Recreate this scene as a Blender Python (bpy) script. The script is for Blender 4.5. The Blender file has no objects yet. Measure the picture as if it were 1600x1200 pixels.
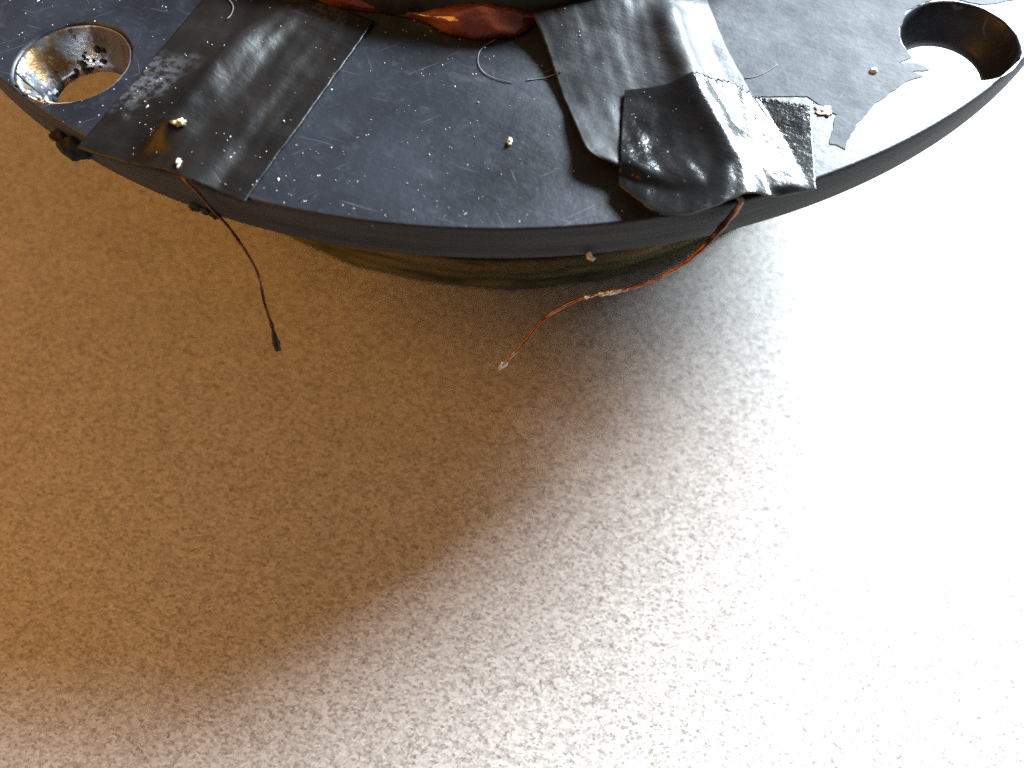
# Close-up of a black flanged disc with taped copper leads standing on a speckled laminate table top.
# Lengths are laid out in disc radii (R = 1, disc centre on the z axis) and scaled to metres by S.
import bpy, bmesh, math, random
from mathutils import Vector, noise
from mathutils.bvhtree import BVHTree
from math import sin, cos, pi, radians

sc = bpy.context.scene
S = 0.06            # disc radius in metres
H = 0.46            # height of the disc's upper face above the table, in radii
T = 0.0576          # thickness of the disc

# ---------------------------------------------------------------- camera
cam_d = bpy.data.cameras.new('camera')
cam = bpy.data.objects.new('camera', cam_d)
sc.collection.objects.link(cam)
sc.camera = cam
cam_d.sensor_width = 36.0
cam_d.lens = 36.0 * 1138.75 / 1600
cam.location = (0.0057*S, -1.5397*S, (0.6762+H)*S)
cam.rotation_mode = 'XYZ'
PITCH, ROLL = 1.106, -0.0077
from mathutils import Matrix
cam.rotation_euler = (Matrix.Rotation(pi/2-PITCH, 4, 'X') @ Matrix.Rotation(ROLL, 4, 'Z')).to_euler()
cam_d.clip_start = 0.002
cam_d.clip_end = 50
cam_d.dof.use_dof = True
cam_d.dof.focus_distance = 0.98*S
cam_d.dof.aperture_fstop = 22

# ---------------------------------------------------------------- light
w = bpy.data.worlds.new('World'); sc.world = w; w.use_nodes = True
bg = w.node_tree.nodes['Background']
bg.inputs['Color'].default_value = (0.98, 0.96, 0.96, 1); bg.inputs['Strength'].default_value = 0.115

def area(name, az, el, dist, sx, sy, power, col, spread=pi):
    l = bpy.data.lights.new(name, 'AREA'); l.shape = 'RECTANGLE'; l.size = sx; l.size_y = sy
    l.energy = power; l.color = col; l.spread = spread
    o = bpy.data.objects.new(name, l); sc.collection.objects.link(o)
    d = Vector((cos(radians(el))*cos(radians(az)), cos(radians(el))*sin(radians(az)), sin(radians(el))))
    o.location = d*dist + Vector((0, -0.7*S, H*S))
    o.rotation_euler = d.to_track_quat('Z', 'Y').to_euler()
    return o
area('window_light', 46, 25.5, 0.6, 0.30, 0.155, 28, (0.80, 0.92, 1.0))
area('room_lamp', 188, 38, 0.25, 0.12, 0.12, 0.37, (1.0, 0.42, 0.03))

sc.view_settings.view_transform = 'Standard'
sc.view_settings.look = 'None'
sc.view_settings.exposure = 0
sc.view_settings.gamma = 1
sc.cycles.use_denoising = False
sc.cycles.max_bounces = 8

# ---------------------------------------------------------------- materials
def rgba(c): return (c[0], c[1], c[2], 1)
class Mat:
    def __init__(s, name):
        s.m = bpy.data.materials.new(name); s.m.use_nodes = True
        s.nt = s.m.node_tree; s.b = s.nt.nodes['Principled BSDF']
        s.tc = s.nt.nodes.new('ShaderNodeTexCoord')
        mp = s.nt.nodes.new('ShaderNodeMapping'); mp.inputs['Scale'].default_value = (1/S, 1/S, 1/S)
        s.nt.links.new(s.tc.outputs['Object'], mp.inputs['Vector']); s.vec = mp.outputs['Vector']
    def link(s, a, b): s.nt.links.new(a, b)
    def mapped(s, scale=(1, 1, 1), rot=0.0):
        m = s.nt.nodes.new('ShaderNodeMapping'); m.inputs['Rotation'].default_value = (0, 0, rot)
        m2 = s.nt.nodes.new('ShaderNodeMapping'); m2.inputs['Scale'].default_value = scale
        s.link(s.vec, m.inputs['Vector']); s.link(m.outputs['Vector'], m2.inputs['Vector'])
        return m2.outputs['Vector']
    def noise(s, scale, detail=3, rough=0.55, vec=None, dist=0.0):
        n = s.nt.nodes.new('ShaderNodeTexNoise'); n.inputs['Scale'].default_value = scale
        n.inputs['Detail'].default_value = detail; n.inputs['Roughness'].default_value = rough
        n.inputs['Distortion'].default_value = dist
        s.link(vec or s.vec, n.inputs['Vector']); return n.outputs['Fac']
    def vor(s, scale, vec=None, feature='F1', out='Distance', rnd=1.0):
        n = s.nt.nodes.new('ShaderNodeTexVoronoi'); n.inputs['Scale'].default_value = scale
        n.feature = feature; n.inputs['Randomness'].default_value = rnd
        s.link(vec or s.vec, n.inputs['Vector']); return n.outputs[out]
    def ramp(s, fac, stops):
        r = s.nt.nodes.new('ShaderNodeValToRGB'); e = r.color_ramp.elements
        while len(e) < len(stops): e.new(0.5)
        for k, (p, c) in enumerate(stops):
            e[k].position = p; e[k].color = rgba(c) if isinstance(c, tuple) else (c, c, c, 1)
        s.link(fac, r.inputs['Fac']); return r.outputs['Color']
    def mix(s, fac, a, b, mode='MIX'):
        n = s.nt.nodes.new('ShaderNodeMix'); n.data_type = 'RGBA'; n.blend_type = mode
        def put(i, v):
            if isinstance(v, (int, float)): n.inputs[i].default_value = v if i == 0 else (v, v, v, 1)
            elif isinstance(v, tuple): n.inputs[i].default_value = rgba(v)
            else: s.link(v, n.inputs[i])
        put(0, fac); put(6, a); put(7, b); return n.outputs[2]
    def math(s, op, a, b=0.0):
        n = s.nt.nodes.new('ShaderNodeMath'); n.operation = op
        for i, v in ((0, a), (1, b)):
            if isinstance(v, (int, float)): n.inputs[i].default_value = v
            else: s.link(v, n.inputs[i])
        return n.outputs[0]
    def bump(s, h, strength=0.2, dist=0.001, prev=None):
        b = s.nt.nodes.new('ShaderNodeBump'); b.inputs['Strength'].default_value = strength
        b.inputs['Distance'].default_value = dist*S
        s.link(h, b.inputs['Height'])
        if prev: s.link(prev, b.inputs['Normal'])
        return b.outputs['Normal']
    def set(s, **k):
        names = dict(col='Base Color', rough='Roughness', metal='Metallic', normal='Normal', coat='Coat Weight',
                     coat_rough='Coat Roughness', trans='Transmission Weight', ior='IOR', spec='Specular IOR Level')
        for a, v in k.items():
            i = s.b.inputs[names[a]]
            if isinstance(v, tuple): i.default_value = rgba(v)
            elif isinstance(v, (int, float)): i.default_value = v
            else: s.link(v, i)
        return s.m

def m_table():
    m = Mat('speckled_laminate')
    def cells(scale, rot, sx, sy):
        v = m.vor(scale, m.mapped((sx, sy, 1), rot), out='Color')
        b = m.nt.nodes.new('ShaderNodeSeparateColor'); m.link(v, b.inputs[0]); return b.outputs
    a = cells(235, 0.3, 0.75, 1.2); b = cells(370, -0.5, 0.8, 1.15); f = m.noise(300, 2, 0.6)
    n3 = m.noise(9, 3, 0.5)
    t = m.math('ADD', m.math('ADD', m.math('MULTIPLY', a[0], 0.46), m.math('MULTIPLY', b[0], 0.30)), m.math('MULTIPLY', f, 0.24))
    c = m.ramp(t, [(0.16, (0.20, 0.175, 0.165)), (0.36, (0.38, 0.355, 0.335)), (0.54, (0.50, 0.478, 0.455)), (0.80, (0.66, 0.64, 0.615))])
    c = m.mix(m.math('MULTIPLY', b[1], 0.35), c, (0.47, 0.405, 0.36))
    c = m.mix(0.35, c, m.ramp(n3, [(0.35, (0.88, 0.86, 0.86)), (0.65, (1, 1, 1))]), 'MULTIPLY')
    return m.set(col=c, rough=0.5, spec=0.3)

def m_plastic():
    m = Mat('dusty_black_plastic')
    n = m.noise(7, 5, 0.6); f = m.noise(60, 4, 0.65)
    sp = m.vor(75); st = m.noise(30, 3, 0.6, m.mapped((1, 9, 1), 0.6))
    c = m.ramp(n, [(0.35, (0.0085, 0.0098, 0.0135)), (0.65, (0.017, 0.020, 0.028))])
    c = m.mix(m.ramp(f, [(0.56, 0.0), (0.72, 0.35)]), c, (0.045, 0.052, 0.066))
    c = m.mix(m.ramp(sp, [(0.03, 0.5), (0.07, 0.0)]), c, (0.14, 0.15, 0.16))
    smear = m.noise(13, 5, 0.7, m.mapped((1, 2.2, 1), 0.9), 0.8)
    c = m.mix(m.ramp(smear, [(0.55, 0.0), (0.70, 0.5)]), c, (0.040, 0.046, 0.060))
    for rot, sc_, lo in ((0.35, 9, 0.71), (-0.5, 12, 0.72), (1.25, 10, 0.73)):
        c = m.mix(m.ramp(m.noise(sc_, 2, 0.5, m.mapped((1, 34, 1), rot)), [(lo, 0.0), (lo+0.04, 0.55)]), c, (0.11, 0.12, 0.14))
    r = m.ramp(n, [(0.3, 0.40), (0.7, 0.50)])
    nn = m.bump(f, 0.22, 0.004); nn = m.bump(st, 0.04, 0.003, nn)
    return m.set(col=c, rough=r, spec=0.34, normal=nn)

def m_rim():
    m = Mat('matte_black_rim')
    n = m.noise(5, 4, 0.6, m.mapped((1, 1, 14)))
    c = m.ramp(n, [(0.3, (0.030, 0.031, 0.033)), (0.7, (0.056, 0.056, 0.056))])
    f = m.noise(50, 3, 0.6, m.mapped((1, 1, 6)))
    return m.set(col=c, rough=0.65, spec=0.2, normal=m.bump(f, 0.25, 0.004))

def m_film():
    m = Mat('grey_scuffed_film')
    s1 = m.noise(26, 4, 0.65, m.mapped((1, 5, 1), 0.55), 1.2); s2 = m.noise(14, 3, 0.6, m.mapped((1, 10, 1), -0.9))
    n = m.noise(20, 5, 0.68); big = m.noise(3.2, 3, 0.5)
    c = m.ramp(n, [(0.34, (0.026, 0.030, 0.036)), (0.66, (0.080, 0.088, 0.100))])
    c = m.mix(m.ramp(s1, [(0.60, 0.0), (0.75, 0.7)]), c, (0.12, 0.13, 0.14))
    c = m.mix(m.ramp(s2, [(0.62, 0.0), (0.78, 0.6)]), c, (0.11, 0.12, 0.13))
    nn = m.bump(s1, 0.05, 0.004); nn = m.bump(n, 0.22, 0.010, nn)
    return m.set(col=c, rough=m.ramp(big, [(0.35, 0.64), (0.65, 0.76)]), spec=0.2, normal=nn)

def m_tape(name, r0, r1, tint, smudge, grain=0.25, spec=0.5):
    m = Mat(name)
    n = m.noise(9, 5, 0.62); f = m.noise(120, 3, 0.6); g = m.noise(28, 4, 0.6, m.mapped((1, 5, 1), 0.5))
    big = m.noise(4.5, 4, 0.6)
    c = m.ramp(n, [(0.35, (0.007*tint[0], 0.007*tint[1], 0.007*tint[2])), (0.68, (0.017*tint[0], 0.017*tint[1], 0.017*tint[2]))])
    sm = m.math('MULTIPLY', m.ramp(big, [(0.56, 0.0), (0.66, 1.0)]), m.ramp(f, [(0.42, 0.0), (0.60, 1.0)]))
    c = m.mix(m.math('MULTIPLY', sm, smudge), c, (0.16, 0.17, 0.20))
    c = m.mix(m.ramp(m.vor(70), [(0.03, 0.6), (0.07, 0.0)]), c, (0.16, 0.16, 0.15))
    nn = m.bump(f, grain*0.6, 0.003); nn = m.bump(g, 0.07, 0.006, nn); nn = m.bump(n, 0.16, 0.010, nn)
    return m.set(col=c, rough=m.ramp(n, [(0.35, r0), (0.65, r1)]), spec=spec, normal=nn)

def m_copper(name='copper_wire', dark=0.0):
    m = Mat(name)
    n = m.noise(38, 3, 0.6); t = m.noise(22, 2, 0.5)
    c = m.ramp(n, [(0.35, (0.07, 0.026, 0.018)), (0.55, (0.26, 0.095, 0.055)), (0.75, (0.55, 0.26, 0.16))])
    if not dark:
        c = m.mix(m.ramp(t, [(0.62, 0.0), (0.68, 1.0)]), c, (0.55, 0.52, 0.49))
    c = m.mix(m.ramp(t, [(0.32, 0.8), (0.40, 0.0)]), c, (0.06, 0.03, 0.02))
    return m.set(col=c, metal=0.85, rough=0.36, normal=m.bump(n, 0.4, 0.004))

def m_eyelet():
    m = Mat('worn_plated_metal')
    n = m.noise(24, 5, 0.65); k = m.noise(15, 4, 0.6); 
    c = m.ramp(n, [(0.35, (0.40, 0.42, 0.46)), (0.60, (0.62, 0.65, 0.70))])
    c = m.mix(m.ramp(k, [(0.50, 0.0), (0.58, 0.9)]), c, (0.42, 0.24, 0.07))  # brassy tint in random patches
    d = m.ramp(m.noise(31, 5, 0.7), [(0.54, 0.0), (0.62, 1.0)])
    c = m.mix(d, c, (0.05, 0.035, 0.025))
    sx = m.nt.nodes.new('ShaderNodeSeparateXYZ'); m.link(m.vec, sx.inputs[0])
    side = m.math('ADD', m.math('MULTIPLY', m.noise(26, 4, 0.6), 0.10), sx.outputs[0])      # half nearer the disc middle turns dark brown, rougher and less metallic
    d = m.math('MAXIMUM', d, m.ramp(m.math('ADD', side, 1.0), [(0.462, 0.0), (0.482, 0.93)]))
    c = m.mix(d, c, (0.055, 0.038, 0.026))
    r = m.mix(d, m.ramp(n, [(0.4, 0.14), (0.7, 0.32)]), 0.7)
    return m.set(col=c, metal=m.math('SUBTRACT', 0.95, m.math('MULTIPLY', d, 0.7)), rough=r, normal=m.bump(n, 0.22, 0.008))

def m_simple(name, c0, c1, scale, rough, metal=0.0, bump=0.4, bd=0.006, **k):
    m = Mat(name); n = m.noise(scale, 4, 0.6)
    return m.set(col=m.ramp(n, [(0.35, c0), (0.65, c1)]), rough=rough, metal=metal, normal=m.bump(n, bump, bd), **k)

def m_band(name, c0, c1, c2):
    m = Mat(name); n = m.noise(9, 5, 0.65, m.mapped((1, 1, 9)))
    return m.set(col=m.ramp(n, [(0.32, c0), (0.5, c1), (0.68, c2)]), rough=0.7, spec=0.3, normal=m.bump(n, 0.5, 0.02))

def m_resin():
    m = Mat('amber_resin'); n = m.noise(13, 4, 0.6)
    c = m.ramp(n, [(0.34, (0.05, 0.011, 0.005)), (0.55, (0.17, 0.040, 0.014)), (0.74, (0.34, 0.105, 0.035))])
    m.b.inputs['Subsurface Weight'].default_value = 0.25
    m.b.inputs['Subsurface Radius'].default_value = (0.004, 0.0012, 0.0004)
    m.b.inputs['Subsurface Scale'].default_value = 0.4
    return m.set(col=c, rough=0.17, coat=0.6, coat_rough=0.06, normal=m.bump(n, 0.5, 0.02))

M = dict(table=m_table(), plastic=m_plastic(), rim=m_rim(), film=m_film(),
         tapeA=m_tape('satin_black_tape', 0.46, 0.56, (1.0, 1.1, 1.35), 0.3, 0.25, 0.28),
         tapeB=m_tape('glossy_black_tape', 0.15, 0.23, (0.8, 0.8, 0.85), 0.5, 0.3),
         tapeC=m_tape('brownish_black_tape', 0.36, 0.46, (0.75, 0.62, 0.55), 0.4, 0.25, 0.22),
         copper=m_copper(), enamel=m_copper('enamelled_copper_wire', 1.0), eyelet=m_eyelet(), resin=m_resin(),
         lump=m_simple('dull_black_glue', (0.008, 0.008, 0.008), (0.016, 0.014, 0.012), 30, 0.85),
         hub=m_simple('black_core_metal', (0.012, 0.012, 0.013), (0.035, 0.035, 0.037), 22, 0.45),
         ochre=m_band('ochre_band', (0.07, 0.045, 0.017), (0.20, 0.135, 0.05), (0.29, 0.20, 0.08)),
         green=m_band('olive_green_band', (0.05, 0.05, 0.022), (0.15, 0.14, 0.06), (0.23, 0.205, 0.095)),
         dark=m_simple('painted_gap_shade', (0.006, 0.006, 0.006), (0.015, 0.014, 0.012), 20, 0.7),  # near-black on the neck stands in for shade in the undercut
         burnt=m_simple('burnt_wire_end', (0.006, 0.004, 0.004), (0.03, 0.014, 0.012), 40, 0.5),
         tin=m_simple('tinned_solder', (0.22, 0.17, 0.15), (0.75, 0.74, 0.72), 60, 0.35, 0.6),
         crust=m_simple('pale_crust', (0.16, 0.15, 0.14), (0.55, 0.56, 0.56), 45, 0.7),
         tan=m_simple('tan_crumb', (0.30, 0.19, 0.10), (0.62, 0.47, 0.32), 60, 0.7),
         cream=m_simple('cream_crumb', (0.42, 0.38, 0.28), (0.72, 0.68, 0.56), 60, 0.65),
         olive=m_simple('yellow_crumb', (0.28, 0.26, 0.12), (0.66, 0.62, 0.36), 70, 0.55),
         pink=m_simple('pinkish_flake', (0.40, 0.33, 0.30), (0.66, 0.58, 0.54), 60, 0.7),
         dust=m_simple('pale_dust', (0.34, 0.34, 0.33), (0.70, 0.70, 0.68), 30, 0.6),
         lint=m_simple('grey_lint', (0.09, 0.095, 0.10), (0.22, 0.23, 0.25), 30, 0.6),
         black=m_simple('plain_black', (0.004, 0.004, 0.004), (0.008, 0.008, 0.008), 20, 0.6))

# ---------------------------------------------------------------- helpers
def W(p): return (p[0]*S, p[1]*S, (p[2]+H)*S)      # radii (z from the disc's upper face) -> metres
def link(name, me, mats, parent=None, smooth=True):
    for mm in (mats if isinstance(mats, (list, tuple)) else [mats]): me.materials.append(mm)
    if smooth:
        for p in me.polygons: p.use_smooth = True
    o = bpy.data.objects.new(name, me); sc.collection.objects.link(o)
    if parent: o.parent = parent
    return o
def mesh(name, vs, fs, mats, parent=None, smooth=True, midx=None):
    me = bpy.data.meshes.new(name); me.from_pydata([W(v) for v in vs], [], fs)
    if midx:
        for p, k in zip(me.polygons, midx): p.material_index = k
    me.update()
    bm = bmesh.new(); bm.from_mesh(me); bmesh.ops.recalc_face_normals(bm, faces=bm.faces); bm.to_mesh(me); bm.free()
    return link(name, me, mats, parent, smooth)
def tag(o, label=None, cat=None, group=None, kind=None):
    if label: o['label'] = label
    if cat: o['category'] = cat
    if group: o['group'] = group
    if kind: o['kind'] = kind
    return o
def nz(x, y, z, s): return noise.noise(Vector((x*s, y*s, z*s)))
def lathe(name, prof, seg, mats, parent, centre=(0, 0), wob=None, closed=False):
    vs, fs = [], []
    n = len(prof)
    for i in range(seg):
        a = 2*pi*i/seg
        for (r, z) in prof:
            rr, zz = r, z
            if wob: rr, zz = wob(a, r, z)
            vs.append((centre[0]+rr*cos(a), centre[1]+rr*sin(a), zz))
    for i in range(seg):
        j = (i+1) % seg
        for k in range(n if closed else n-1):
            l = (k+1) % n
            fs.append((i*n+k, j*n+k, j*n+l, i*n+l))
    return mesh(name, vs, fs, mats, parent)
def resample(pts, n, smooth=True):
    P = [Vector(p) for p in pts]
    if smooth and len(P) > 2:
        out = []
        for i in range(len(P)-1):
            p0 = P[max(i-1, 0)]; p1 = P[i]; p2 = P[i+1]; p3 = P[min(i+2, len(P)-1)]
            for k in range(12):
                t = k/12
                out.append(0.5*((2*p1)+(p2-p0)*t+(2*p0-5*p1+4*p2-p3)*t*t+(3*p1-p0-3*p2+p3)*t**3))
        out.append(P[-1]); P = out
    L = [0]
    for a, b in zip(P, P[1:]): L.append(L[-1]+(b-a).length)
    res = []; k = 0
    for i in range(n):
        s = L[-1]*i/(n-1)
        while k < len(P)-2 and L[k+1] < s: k += 1
        d = L[k+1]-L[k]
        res.append(P[k].lerp(P[k+1], (s-L[k])/d if d > 1e-9 else 0))
    return res
def tube(name, pts, rad, mat, parent=None, seg=8, n=60, twist=0.0, lump=0.0):
    P = resample(pts, n); vs, fs = [], []
    for i, p in enumerate(P):
        t = (P[min(i+1, n-1)]-P[max(i-1, 0)]).normalized()
        u = t.cross(Vector((0.13, 0.27, 1))).normalized(); v = t.cross(u)
        r = rad(i/(n-1)) if callable(rad) else rad
        for k in range(seg):
            a = 2*pi*k/seg
            q = r*(1+twist*sin(2*a+i*0.9)+lump*noise.noise(Vector((p.x*90, p.y*90, p.z*90))))
            vs.append(p+u*q*cos(a)+v*q*sin(a))
    for i in range(n-1):
        for k in range(seg):
            l = (k+1) % seg
            fs.append((i*seg+k, i*seg+l, (i+1)*seg+l, (i+1)*seg+k))
    fs.append(tuple(range(seg))[::-1]); fs.append(tuple((n-1)*seg+k for k in range(seg)))
    return mesh(name, vs, fs, mat, parent)
def blob(name, c, r, mat, parent=None, seed=0, rough=0.35, sub=2):
    bm = bmesh.new(); bmesh.ops.create_icosphere(bm, subdivisions=sub, radius=1)
    for v in bm.verts:
        d = 1+rough*noise.noise(v.co*1.6+Vector((seed*7.3, seed*3.1, 1.7)))+0.5*rough*noise.noise(v.co*4+Vector((seed, 5, 2)))
        v.co = Vector(W((c[0]+v.co.x*r[0]*d, c[1]+v.co.y*r[1]*d, c[2]+v.co.z*r[2]*d)))
    me = bpy.data.meshes.new(name); bm.to_mesh(me); bm.free()
    return link(name, me, mat, parent, smooth=sub > 1)
GRID = {}
def sheet(name, top, bottom, left, right, nu, nv, mat, parent, fz, thick=0.0018, blur=0, zig=None):
    """tape: surface spanned by four edges (left/right run top to bottom), raised by fz(u, v), with thickness"""
    A = resample(top, nu); B = resample(bottom, nu); L = resample(left, nv); R = resample(right, nv)
    g = []
    for j in range(nv):
        v = j/(nv-1); row = []
        for i in range(nu):
            u = i/(nu-1)
            p = A[i]*(1-v)+B[i]*v + L[j]*(1-u)+R[j]*u - (A[0]*(1-u)*(1-v)+A[-1]*u*(1-v)+B[0]*(1-u)*v+B[-1]*u*v)
            if zig: p = p+Vector(zig(u, v))
            row.append(p+Vector((0, 0, fz(u, v, p))))
        g.append(row)
    for j in range(nv):
        for i in range(nu):
            p = g[j][i]; e = min(i, nu-1-i, j, nv-1-j)
            if e < 6:
                k = 1-e/6; p.x += k*(0.0016*nz(p.x, p.y, 3, 22)+0.0008*nz(p.x, p.y, 9, 70)); p.y += k*(0.0016*nz(p.x, p.y, 13, 22)+0.0008*nz(p.x, p.y, 19, 70))
    for _ in range(blur):
        z = [[p.z for p in r] for r in g]
        for j in range(nv):
            for i in range(nu):
                ks = [z[max(0, j-1)][i], z[min(nv-1, j+1)][i], z[j][max(0, i-1)], z[j][min(nu-1, i+1)], z[j][i]]
                g[j][i].z = sum(ks)/5
    vs = [p for r in g for p in r]+[p-Vector((0, 0, thick)) for r in g for p in r]
    o = nu*nv; fs = []
    for j in range(nv-1):
        for i in range(nu-1):
            a = j*nu+i
            fs.append((a, a+nu, a+nu+1, a+1)); fs.append((o+a, o+a+1, o+a+nu+1, o+a+nu))
    per = [(0, i) for i in range(nu)]+[(j, nu-1) for j in range(1, nv)]+[(nv-1, i) for i in range(nu-2, -1, -1)]+[(j, 0) for j in range(nv-2, 0, -1)]
    ids = [j*nu+i for j, i in per]
    for a, b in zip(ids, ids[1:]+ids[:1]): fs.append((a, b, o+b, o+a))
    GRID[name] = g
    ob = mesh(name, vs, fs, mat, parent)
    md = ob.data
    for p in md.polygons[2*(nu-1)*(nv-1):]: p.use_smooth = False
    return ob
def sst(a, b, x):
    t = min(1, max(0, (x-a)/(b-a))); return t*t*(3-2*t)

# ---------------------------------------------------------------- table
me = bpy.data.meshes.new('table_top')
bm = bmesh.new(); bmesh.ops.create_cube(bm, size=1)
for v in bm.verts: v.co = Vector((v.co.x*0.9, v.co.y*0.9, v.co.z*0.03-0.015))
bmesh.ops.bevel(bm, geom=list(bm.edges), offset=0.002, segments=2, affect='EDGES')
bm.to_mesh(me); bm.free()
tag(link('table_top', me, M['table'], smooth=False), 'beige speckled laminate table top under the black disc', 'table', kind='structure')

# ---------------------------------------------------------------- flanged disc
root = bpy.data.objects.new('flanged_disc', None); sc.collection.objects.link(root)
tag(root, 'black round flanged disc with taped copper leads standing on the speckled table', 'disc')
HR, HB = 0.0765, 0.0585
HOLES = [(0.6168, -0.6830), (-0.5792, -0.7131), (0.683, 0.617), (-0.617, 0.683)]
def build_disc():
    bm = bmesh.new(); N = 256
    def ring(c, r, z, n, wob=0.0):
        return [bm.verts.new(W((c[0]+(r+wob*nz(cos(2*pi*i/n)*3, sin(2*pi*i/n)*3, c[0]*9+z*20, 2.5))*cos(2*pi*i/n), c[1]+(r+wob*nz(cos(2*pi*i/n)*3, sin(2*pi*i/n)*3, c[0]*9+z*20, 2.5))*sin(2*pi*i/n), z))) for i in range(n)]
    def bridge(a, b, mi=0):
        n = len(a)
        for i in range(n):
            f = bm.faces.new((a[i], a[(i+1) % n], b[(i+1) % n], b[i])); f.material_index = mi; f.smooth = True
    def loop(a): return [bm.edges.get((a[i], a[(i+1) % len(a)])) or bm.edges.new((a[i], a[(i+1) % len(a)])) for i in range(len(a))]
    prof = [(0.9965, 0.0), (0.9992, -0.0012), (1.0, -0.004), (1.0, -T+0.003), (0.998, -T)]
    R = [ring((0, 0), r, z, N) for r, z in prof]
    for k, (a, b) in enumerate(zip(R, R[1:])): bridge(b, a, 1 if k >= 1 else 0)
    te, be = loop(R[0]), loop(R[-1])
    for k, c in enumerate(HOLES):
        hp = [(HR+0.0035, 0.0), (HR, -0.003), (HR-0.002, -0.02), (HB+0.002, -0.046), (HB, -0.050), (HB, -T)]
        h = [ring(c, r, z, 72, 0.0012 if z > -0.01 else 0.0) for r, z in hp]
        for i, (a, b) in enumerate(zip(h, h[1:])): bridge(a, b, 0)
        te += loop(h[0]); be += loop(h[-1])
    f1 = bmesh.ops.triangle_fill(bm, use_beauty=True, use_dissolve=False, edges=te)
    f2 = bmesh.ops.triangle_fill(bm, use_beauty=True, use_dissolve=False, edges=be)
    for f in f1['geom']+f2['geom']:
        if isinstance(f, bmesh.types.BMFace): f.smooth = False
    bmesh.ops.recalc_face_normals(bm, faces=bm.faces)
    me = bpy.data.meshes.new('flange'); bm.to_mesh(me); bm.free()
    return link('flange', me, [M['plastic'], M['rim']], root, smooth=False)
flange = build_disc()

# body under the flange: neck in painted shade and banded winding standing on the table
def wobr(amp, s, seed):
    def f(a, r, z): return r+amp*nz(cos(a)*s, sin(a)*s, z*30+seed, 1), z+0.5*amp*nz(cos(a)*s*1.7, sin(a)*s*1.7, seed+9, 1)
    return f
body = bpy.data.objects.new('winding_body', None); sc.collection.objects.link(body); body.parent = root
lathe('neck', [(0.05, -T-0.0005), (0.80, -T-0.0005), (0.79, -T-0.05), (0.762, -0.384), (0.05, -0.384)], 160, M['dark'], body, wob=wobr(0.002, 5, 1), closed=True)
lathe('ochre_band', [(0.62, -0.385), (0.764, -0.385), (0.772, -0.391), (0.773, -0.405), (0.764, -0.411), (0.62, -0.411)], 220, M['ochre'], body, wob=wobr(0.006, 9, 3), closed=True)
lathe('green_band', [(0.62, -0.4125), (0.764, -0.4125), (0.772, -0.417), (0.772, -0.430), (0.763, -0.4345), (0.62, -0.4345)], 220, M['green'], body, wob=wobr(0.006, 8, 7), closed=True)
lathe('green_band', [(0.62, -0.4365), (0.764, -0.4365), (0.774, -0.442), (0.774, -0.454), (0.765, -0.4598), (0.62, -0.4598)], 220, M['green'], body, wob=lambda a, r, z: (r+0.006*nz(cos(a)*8, sin(a)*8, z*30+13, 1), z), closed=True)

# low core plate in the middle with amber resin squeezed out along its foot
hub = lathe('core_plate', [(0.02, 0.0006), (0.640, 0.0006), (0.643, 0.004), (0.641, 0.040), (0.632, 0.046), (0.02, 0.046)], 200, M['hub'], root, wob=wobr(0.006, 6, 2), closed=True)
def resin():
    vs, fs = [], []; n, k = 150, 12
    a0, a1 = math.atan2(-0.60, -0.40), math.atan2(-0.64, 0.20)
    for i in range(n):
        t = i/(n-1); a = a0+(a1-a0)*t
        main = math.exp(-((t-0.60)/0.115)**4)
        side = 0.55*math.exp(-((t-0.18)/0.14)**2)
        wv = 0.005+0.030*main+0.012*side+0.006*nz(a*9, 1.3, 0, 1)
        hv = 0.008+0.019*main+0.016*side+0.006*nz(a*11, 4.3, 0, 1)
        e = sst(0, 0.05, t)*sst(1, 0.93, t); wv *= e; hv *= e
        for j in range(k):
            b = pi/2*j/(k-1)
            w2 = wv*(1+0.25*nz(a*14, b*1.2, 3, 1)); h2 = hv*(1+0.22*nz(a*13, b*1.5, 8, 1))
            r = 0.634+0.008*e+w2*sin(b)**0.85; z = 0.0012+h2*cos(b)**0.8
            vs.append((r*cos(a), r*sin(a), z))
        vs.append((0.632*cos(a), 0.632*sin(a), 0.0012))
    m = k+1
    for i in range(n-1):
        for j in range(m):
            l = (j+1) % m
            fs.append((i*m+j, (i+1)*m+j, (i+1)*m+l, i*m+l))
    return mesh('resin_bead', vs, fs, M['resin'], root)
tag(resin(), 'glossy amber red resin squeezed out at the foot of the core plate')

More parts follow.
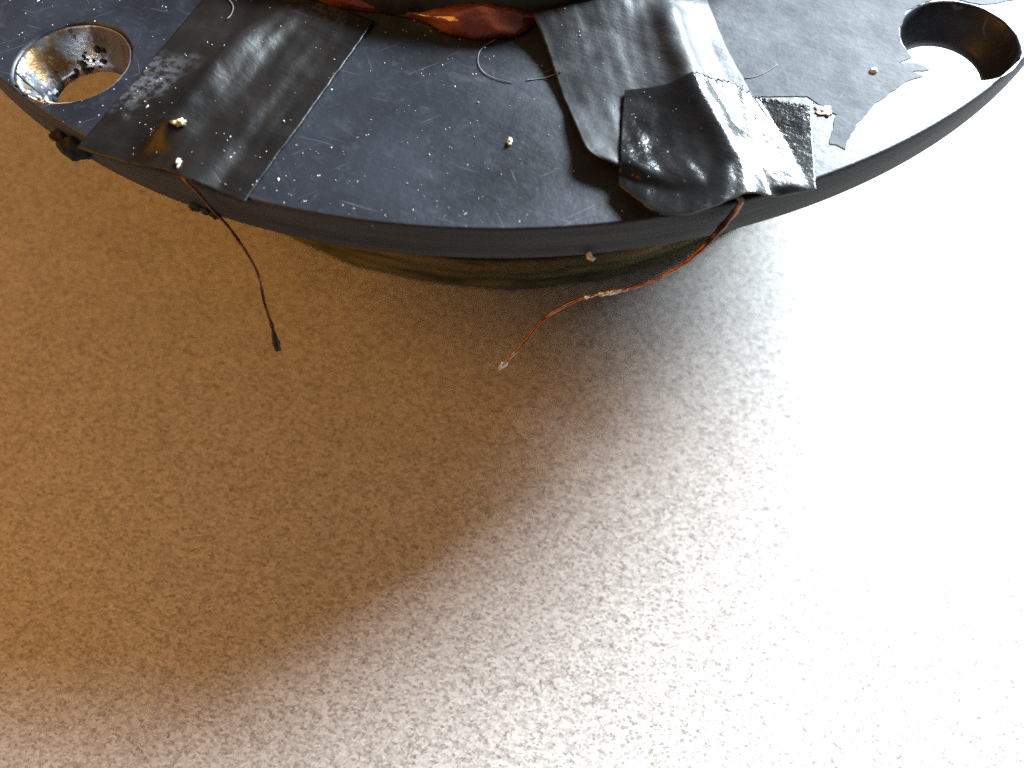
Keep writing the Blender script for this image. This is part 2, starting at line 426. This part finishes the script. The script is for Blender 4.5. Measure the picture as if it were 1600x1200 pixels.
# scuffed film left on the right side of the disc
def film():
    out = [(0.2548, -0.4992, 0.0012), (0.4812, -0.4945, 0.0012), (0.6667, -0.5043, 0.0012), (0.7691, -0.5349, 0.0012), (0.7406, -0.5939, 0.0012), (0.7005, -0.6072, 0.0012), (0.6672, -0.6136, 0.0012), (0.6509, -0.608, 0.0012), (0.6189, -0.5939, 0.0012), (0.5842, -0.6058, 0.0012), (0.5591, -0.6271, 0.0012), (0.5389, -0.6624, 0.0012), (0.5349, -0.6893, 0.0012), (0.5418, -0.7168, 0.0012), (0.5226, -0.7289, 0.0012), (0.5458, -0.7279, 0.0012), (0.5565, -0.739, 0.0012), (0.5359, -0.7436, 0.0012), (0.5463, -0.7521, 0.0012), (0.528, -0.7649, 0.0012), (0.5019, -0.7798, 0.0012), (0.4745, -0.8014, 0.0012), (0.4521, -0.8281, 0.0012), (0.4322, -0.8531, 0.0012), (0.4186, -0.8797, 0.0012), (0.4104, -0.8733, 0.0012), (0.4013, -0.871, 0.0012), (0.4139, -0.841, 0.0012), (0.4204, -0.8211, 0.0012), (0.4084, -0.812, 0.0012), (0.3899, -0.789, 0.0012), (0.314, -0.7882, 0.0012), (0.2699, -0.6787, 0.0012)]
    P = []
    for a, b in zip(out, out[1:]+out[:1]):
        a, b = Vector(a), Vector(b); n = max(2, int((b-a).length/0.003))
        for i in range(n):
            p = a.lerp(b, i/n); q = 0.0020*nz(p.x, p.y, 0, 90)+0.0045*nz(p.x, p.y, 5, 28)
            P.append(p+Vector((q, -q*0.8, 0)))
    bm = bmesh.new()
    vs = [bm.verts.new(W((p.x, p.y, 0.0008))) for p in P]; lo = [bm.verts.new(W((p.x, p.y, 0.0001))) for p in P]
    n = len(vs)
    for i in range(n): bm.faces.new((vs[i], vs[(i+1) % n], lo[(i+1) % n], lo[i]))
    bmesh.ops.triangle_fill(bm, use_beauty=True, edges=[bm.edges.get((vs[i], vs[(i+1) % n])) for i in range(n)])
    bmesh.ops.recalc_face_normals(bm, faces=bm.faces)
    me = bpy.data.meshes.new('scuffed_film'); bm.to_mesh(me); bm.free()
    return link('scuffed_film', me, M['film'], root, smooth=False)
tag(film(), 'dull grey scuffed film with ragged edge beside the right hole')

# ---------------------------------------------------------------- eyelet in the left hole
LH = HOLES[1]
def eyelet():
    e = lathe('eyelet', [(0.0760, -0.0030), (0.0750, -0.0022), (0.0725, -0.004), (0.0690, -0.014), (0.0600, -0.034), (0.0535, -0.048), (0.0520, -0.0600),
                         (0.0545, -0.0600), (0.0560, -0.048), (0.0625, -0.034), (0.0705, -0.016), (0.0735, -0.006)], 96, M['eyelet'], root, LH,
              wob=lambda a, r, z: (r+(0.0022 if z < -0.03 else 0.0010)*nz(cos(a)*2.2, sin(a)*2.2, z*25, 1.5), z), closed=True)
    tag(e, 'worn shiny metal eyelet with brassy patches inside the left hole')
    # seam
    pts = []
    for r, z in ((0.0752, -0.0020), (0.0728, -0.004), (0.0695, -0.013), (0.062, -0.032)):
        a = radians(193+8*(0.0765-r)/0.015); pts.append((LH[0]+(r-0.0008)*cos(a), LH[1]+(r-0.0008)*sin(a), z))
    tube('seam', pts, 0.0011, M['black'], e, 6, 20)
    # crusts low on the wall
    random.seed(4)
    vs = []
    for i in range(26):
        a = radians(random.uniform(60, 250)); t = random.random()**0.6
        z = -0.026-0.030*t; r = 0.0645-0.0125*t
        b = blob('dirt_crust', (LH[0]+r*cos(a), LH[1]+r*sin(a), z), [random.uniform(0.002, 0.006)*k for k in (1, 1, 0.9)], M['lump'] if a < radians(175) or random.random() < 0.3 else M['crust'], e, i, 0.6)
    for i in range(10):
        a = radians(random.uniform(212, 262)); r = 0.0725
        blob('pale_crust', (LH[0]+r*cos(a), LH[1]+r*sin(a), random.uniform(-0.012, 0.001)), [random.uniform(0.002, 0.005)*k for k in (1.2, 1, 0.7)], M['crust'], e, 40+i, 0.6)
eyelet()

# ---------------------------------------------------------------- tape
def rip(u, v, p, s, a): return a*nz(p.x, p.y, s, 16)+0.5*a*nz(p.x, p.y, s+3, 40)+0.55*a*nz(u*16, v*3.2, s+5, 1)
def fzC(u, v, p):
    c = 0.50-0.10*v                                   # lead bulging under the tape
    d = (u-c)
    h = 0.030*(1-0.25*v)*(math.exp(-(d/0.085)**2) if d < 0 else math.exp(-(d/0.13)**2))
    h *= sst(0.0, 0.4, v)*(1-sst(0.80, 1.0, v))
    return h+0.0016+max(-0.0008, rip(u, v, p, 2.0, 0.0022)*min(1, 8*u)*min(1, 8*(1-u)))
tapeC = sheet('tape_strip',
    [(-0.413, -0.5492, 0.001), (-0.3519, -0.5823, 0.004), (-0.302, -0.609, 0.008), (-0.2396, -0.6137, 0.006), (-0.18, -0.6422, 0.003)],
    [(-0.5318, -0.8697, 0.001), (-0.461, -0.8975, 0.003), (-0.4019, -0.9224, 0.016), (-0.3688, -0.9404, 0.018), (-0.3418, -0.9475, 0.006), (-0.3097, -0.9591, 0.001)],
    [(-0.413, -0.5492, 0.001), (-0.4481, -0.6509, 0.001), (-0.4917, -0.7677, 0.001), (-0.5318, -0.8697, 0.001)],
    [(-0.18, -0.6422, 0.003), (-0.209, -0.7119, 0.002), (-0.252, -0.8171, 0.002), (-0.2823, -0.8921, 0.002), (-0.3097, -0.9591, 0.001)], 90, 90, M['tapeC'], root, fzC)
tag(tapeC, 'dusty brownish black tape strip over the left copper lead')

def fzA(u, v, p):
    h = 0.0
    d = u-0.70
    h += 0.014*(math.exp(-(d/0.11)**2) if d < 0 else math.exp(-(d/0.11)**2))
    h -= 0.006*math.exp(-((u-0.42)/0.17)**2)
    h *= sst(0, 0.2, v)*(1-sst(0.75, 1, v))
    return h*min(1, 12*(1-u))+rip(u, v, p, 11.0, 0.0018)*min(1, 10*(1-u))+0.0016
tapeA = sheet('tape_strip',
    [(0.0371, -0.6546, 0.022), (0.096, -0.6425, 0.026), (0.1481, -0.6317, 0.03), (0.2139, -0.5954, 0.02), (0.2764, -0.5517, 0.002)],
    [(0.1345, -0.92, 0.014), (0.1882, -0.9513, 0.012), (0.2477, -0.9567, 0.012), (0.311, -0.9523, 0.004), (0.3596, -0.9486, 0.0015)],
    [(0.0371, -0.6546, 0.022), (0.0518, -0.6988, 0.013), (0.0684, -0.7696, 0.0055), (0.0798, -0.8149, 0.005), (0.0909, -0.8628, 0.011), (0.1016, -0.8991, 0.018), (0.1345, -0.92, 0.014)],
    [(0.2764, -0.5517, 0.002), (0.2962, -0.6895, 0.0015), (0.3144, -0.7747, 0.0015), (0.3382, -0.8643, 0.0015), (0.3596, -0.9486, 0.0015)], 90, 90, M['tapeA'], root, fzA)
tag(tapeA, 'satin black tape strip with lifted left edge right of the middle')

TREE_A = BVHTree.FromPolygons([v.co.copy() for v in tapeA.data.vertices], [tuple(p.vertices) for p in tapeA.data.polygons])
def fzB(u, v, p):
    c = 0.50+0.14*v
    K = [(0, 0.0120), (0.22, 0.0125), (c-0.04, 0.019+0.004*v), (c+0.03, 0.019+0.004*v), (c+0.20, 0.0040), (1.0, 0.0075)]
    for (a, za), (b, zb) in zip(K, K[1:]):
        if u <= b or b == 1.0:
            t = min(1, (u-a)/(b-a)); t = 0.55*t+0.45*t*t*(3-2*t); z = za+(zb-za)*t; break
    z += 0.006*sst(0.8, 1, v)*math.exp(-((u-0.30)/0.2)**2)
    z += rip(u, v, p, 21.0, 0.0015)*min(1, 8*(1-u))*min(1, 8*u)*(1-0.75*sst(c+0.1, c+0.3, u))
    hit = TREE_A.ray_cast(Vector((p.x*S, p.y*S, 1)), Vector((0, 0, -1)))[0]      # stuck on the strip below
    return (max(z, hit.z/S-H+0.0042) if hit else z)-p.z
def zigB(u, v):
    k = max(0, 1-v*12)
    tri = abs((u*34) % 1-0.5)*2-0.5
    return (0.0, 0.0055*tri*k*sst(0.3, 0.42, u), 0)
tapeB = sheet('tape_strip',
    [(0.152, -0.7895, 0.026), (0.1947, -0.7854, 0.024), (0.242, -0.7766, 0.016), (0.2968, -0.7842, 0.006), (0.3364, -0.7996, 0.003), (0.3879, -0.8149, 0.002)],
    [(0.1336, -0.9454, 0.018), (0.1545, -0.9711, 0.024), (0.1771, -0.9924, 0.03), (0.2083, -0.9961, 0.034), (0.2433, -0.9838, 0.03), (0.2775, -0.9679, 0.02), (0.3201, -0.9578, 0.008), (0.367, -0.9491, 0.002)],
    [(0.152, -0.7895, 0.026), (0.1449, -0.8448, 0.024), (0.138, -0.9035, 0.02), (0.1336, -0.9454, 0.018)],
    [(0.3879, -0.8149, 0.002), (0.3803, -0.8625, 0.0025), (0.3729, -0.9095, 0.0025), (0.367, -0.9491, 0.002)], 206, 110, M['tapeB'], root, fzB, blur=14, zig=zigB)
tag(tapeB, 'glossy wrinkled black tape piece with serrated cut edge on top of another strip')

row = GRID['tape_strip'][0]; col = [q[-1] for q in GRID['tape_strip']]
random.seed(3)
rr = [random.uniform(0.0004, 0.0021) for _ in range(400)]
tube('dark_edge_line', [tuple(p+Vector((0, 0.001, -0.001))) for p in row[70:204:2]], lambda t: rr[int(t*70)], M['black'], tapeB, 6, 260)  # thin uneven black line along the serrated cut
tube('dark_edge_line', [tuple(p+Vector((0.0006, 0, -0.0015))) for p in col[10:100:3]], lambda t: 0.5*rr[100+int(t*30)], M['black'], tapeB, 6, 120)
# dark glue and grime hanging at the rim
random.seed(9)
for i, (p, r) in enumerate((
    ((-0.5617, -0.8378, -0.03), (0.016, 0.011, 0.016)), ((-0.5838, -0.8158, -0.035), (0.011, 0.010, 0.014)),
    ((-0.3945, -0.9209, -0.05), (0.008, 0.004, 0.007)), ((-0.3809, -0.9264, -0.051), (0.007, 0.004, 0.006)), ((-0.3676, -0.932, -0.053), (0.008, 0.004, 0.005)))):
    blob('glue_lump', p, r, M['lump'], root, i+20, 0.6, 3)

# ---------------------------------------------------------------- copper leads
wr = tube('lead_wire', [(0.2592, -0.8774, 0.008), (0.268, -0.9247, 0.009), (0.2729, -0.9592, 0.009), (0.2759, -0.9653, 0.006), (0.2726, -0.9702, -0.004), (0.2609, -0.9784, -0.022), (0.2417, -0.994, -0.04), (0.2134, -1.009, -0.062), (0.1753, -1.0175, -0.085), (0.1488, -1.0191, -0.098), (0.1062, -1.0151, -0.118), (0.0738, -1.0196, -0.135), (0.0454, -1.0328, -0.15), (0.019, -1.0553, -0.175), (-0.0115, -1.0768, -0.2)],
          lambda t: 0.0038-0.0016*sst(0.25, 0.5, t), M['copper'], root, 10, 170, 0.10, 0.3)
tag(wr, 'long twisted copper lead with tinned spots hanging from the right tape')
tube('tinned_section', [(0.1557, -1.0187, -0.0948), (0.1488, -1.0191, -0.098), (0.1297, -1.017, -0.107), (0.1062, -1.0151, -0.118), (0.1006, -1.0154, -0.1205)], lambda t: 0.0034-0.0012*abs(2*t-1)**3, M['tin'], wr, 10, 40, 0.2, 0.9)
tube('tinned_section', [(-0.001, -1.0694, -0.192), (-0.0063, -1.0731, -0.196), (-0.0124, -1.0775, -0.2005)], lambda t: 0.0024+0.0014*sin(pi*t), M['tin'], wr, 8, 16, 0.2, 0.9)
wl = tube('lead_wire', [(-0.3979, -0.9127, 0.012), (-0.3815, -0.9304, 0.006), (-0.3709, -0.9383, -0.002), (-0.3589, -0.9486, -0.02), (-0.3439, -0.9591, -0.04), (-0.3281, -0.9766, -0.07), (-0.318, -0.9942, -0.095), (-0.3161, -1.0149, -0.12), (-0.3117, -1.0309, -0.135), (-0.3083, -1.0404, -0.142)],
          0.0019, M['enamel'], root, 8, 90, 0.06, 0.3)
tag(wl, 'thin short copper lead hanging from the left tape')
bt = tube('burnt_tip', [(-0.3091, -1.0381, -0.141), (-0.3069, -1.0493, -0.15), (-0.3051, -1.0591, -0.16), (-0.3033, -1.0664, -0.166)], lambda t: 0.0026+0.0022*sst(0.2, 0.85, t)-0.002*sst(0.93, 1, t), M['burnt'], wl, 8, 24, 0.1, 0.5)
tag(bt, 'blackened thickened end of the left copper lead')

# ---------------------------------------------------------------- dust, crumbs, lint and an arc scratch on the upper side
bpy.context.view_layer.update()
def tree_of(obs):
    V, F = [], []
    for o in obs:
        b = len(V); V += [v.co.copy() for v in o.data.vertices]; F += [tuple(b+i for i in p.vertices) for p in o.data.polygons]
    return BVHTree.FromPolygons(V, F)
TREE = tree_of([flange, tapeA, tapeB, tapeC])
def drop(x, y):
    h = TREE.ray_cast(Vector((x*S, y*S, 1)), Vector((0, 0, -1)))
    if h[0] is None: return None
    z = h[0].z/S-H
    return z if z > -0.01 else None
def specks(name, n, seed, fr, r0, r1, mat):
    random.seed(seed); vs, fs = [], []
    k = 0
    while k < n:
        a = radians(random.uniform(215, 330)); r = math.sqrt(random.uniform(0.6**2, 0.995))
        x, y = r*cos(a), r*sin(a)
        if random.random() > fr(x, y)*(0.25+1.6*max(0, nz(x, y, 4.4, 7)+0.15)): continue
        z = drop(x, y)
        if z is None: continue
        q = random.uniform(r0, r1)*(1.8 if random.random() < 0.06 else 1); ang = random.random()*pi; st = random.uniform(1, 2.2)
        b = len(vs)
        for dx, dy, dz in ((1, 0, 0), (0, 1, 0), (-1, 0, 0), (0, -1, 0), (0.1, 0.1, 0.9)):
            ux = dx*q*st*random.uniform(0.7, 1.2); uy = dy*q*random.uniform(0.7, 1.2)
            vs.append((x+ux*cos(ang)-uy*sin(ang), y+ux*sin(ang)+uy*cos(ang), z+0.0004+dz*q*0.8))
        fs += [(b, b+1, b+4), (b+1, b+2, b+4), (b+2, b+3, b+4), (b+3, b, b+4), (b+3, b+2, b+1, b)]
        k += 1
    return mesh(name, vs, fs, mat, root, smooth=False)
tag(specks('dust_specks', 520, 1, lambda x, y: 1.0 if x < -0.02 else (0.5 if x < 0.33 else 0.2), 0.0004, 0.0009, M['dust']), kind='stuff')

def crumb(name, p, r, mat, label, seed, cat='crumb'):
    z = drop(p[0], p[1])
    if z is not None and p[2] > -0.005: p = (p[0], p[1], z+r[2]*0.75)
    tag(blob(name, p, r, mat, None, seed, 1.0, 3), label, cat, 'crumbs stuck on the disc')
crumb('crumb', (0.0048, -0.8647, 0), (0.0028, 0.0050, 0.0028), M['tan'], 'tan crumb on the bare middle of the black disc', 1)
crumb('crumb', (0.1025, -1.0009, -0.052), (0.0040, 0.0046, 0.0046), M['cream'], 'cream crumb stuck on the lower edge of the rim', 2)
crumb('crumb', (0.4853, -0.744, 0.001), (0.0048, 0.0040, 0.0024), M['cream'], 'pale round crumb on grey film left of the right hole', 3)
crumb('crumb', (-0.3947, -0.8578, 0.01), (0.0066, 0.0046, 0.0030), M['olive'], 'yellowish crumb on the left tape strip', 4)
crumb('crumb', (-0.3896, -0.9119, 0.01), (0.0024, 0.0066, 0.0016), M['cream'], 'whitish sliver at the lower edge of the left tape', 5)
crumb('crumb', (0.4072, -0.814, 0.001), (0.0095, 0.0080, 0.0010), M['pink'], 'flat pinkish flake beside the serrated tape edge', 6, 'flake')
crumb('crumb', (-0.1567, -0.9857, -0.008), (0.0022, 0.0022, 0.0040), M['tan'], 'tiny tan crumb on the upper rim edge left of centre', 7)

def fibre(pts, label, r=0.0006, mat=None):
    P = []
    for x, y, z in pts:
        d = drop(x, y); P.append((x, y, (d if d is not None else z)+0.0012))
    tag(tube('fibre_or_scratch', P, r, mat or M['lint'], None, 5, 40, 0, 0.3), label, 'fibre', 'lint fibres on the disc')
fibre([(-0.0116, -0.6765, 0), (-0.0322, -0.6965, 0), (-0.0362, -0.7212, 0), (-0.0283, -0.7408, 0), (-0.0122, -0.7529, 0), (0.0087, -0.7602, 0)], 'curved pale scratch below the amber resin, drawn as a fine strand', 0.0005)  # arc scratch, drawn as a fine raised tube
fibre([(0.0272, -0.7557, 0), (0.0508, -0.7524, 0), (0.0727, -0.7514, 0)], 'short straight fibre at the lifted edge of the satin tape')
fibre([(0.3109, -0.7564, 0), (0.3282, -0.753, 0), (0.3467, -0.7425, 0), (0.3606, -0.7305, 0)], 'bright fibre lying across the right edge of the satin tape')
fibre([(-0.3918, -0.59, 0), (-0.3796, -0.6092, 0), (-0.3783, -0.628, 0), (-0.3827, -0.6386, 0)], 'pale hooked fibre near the top of the left tape', 0.0008)
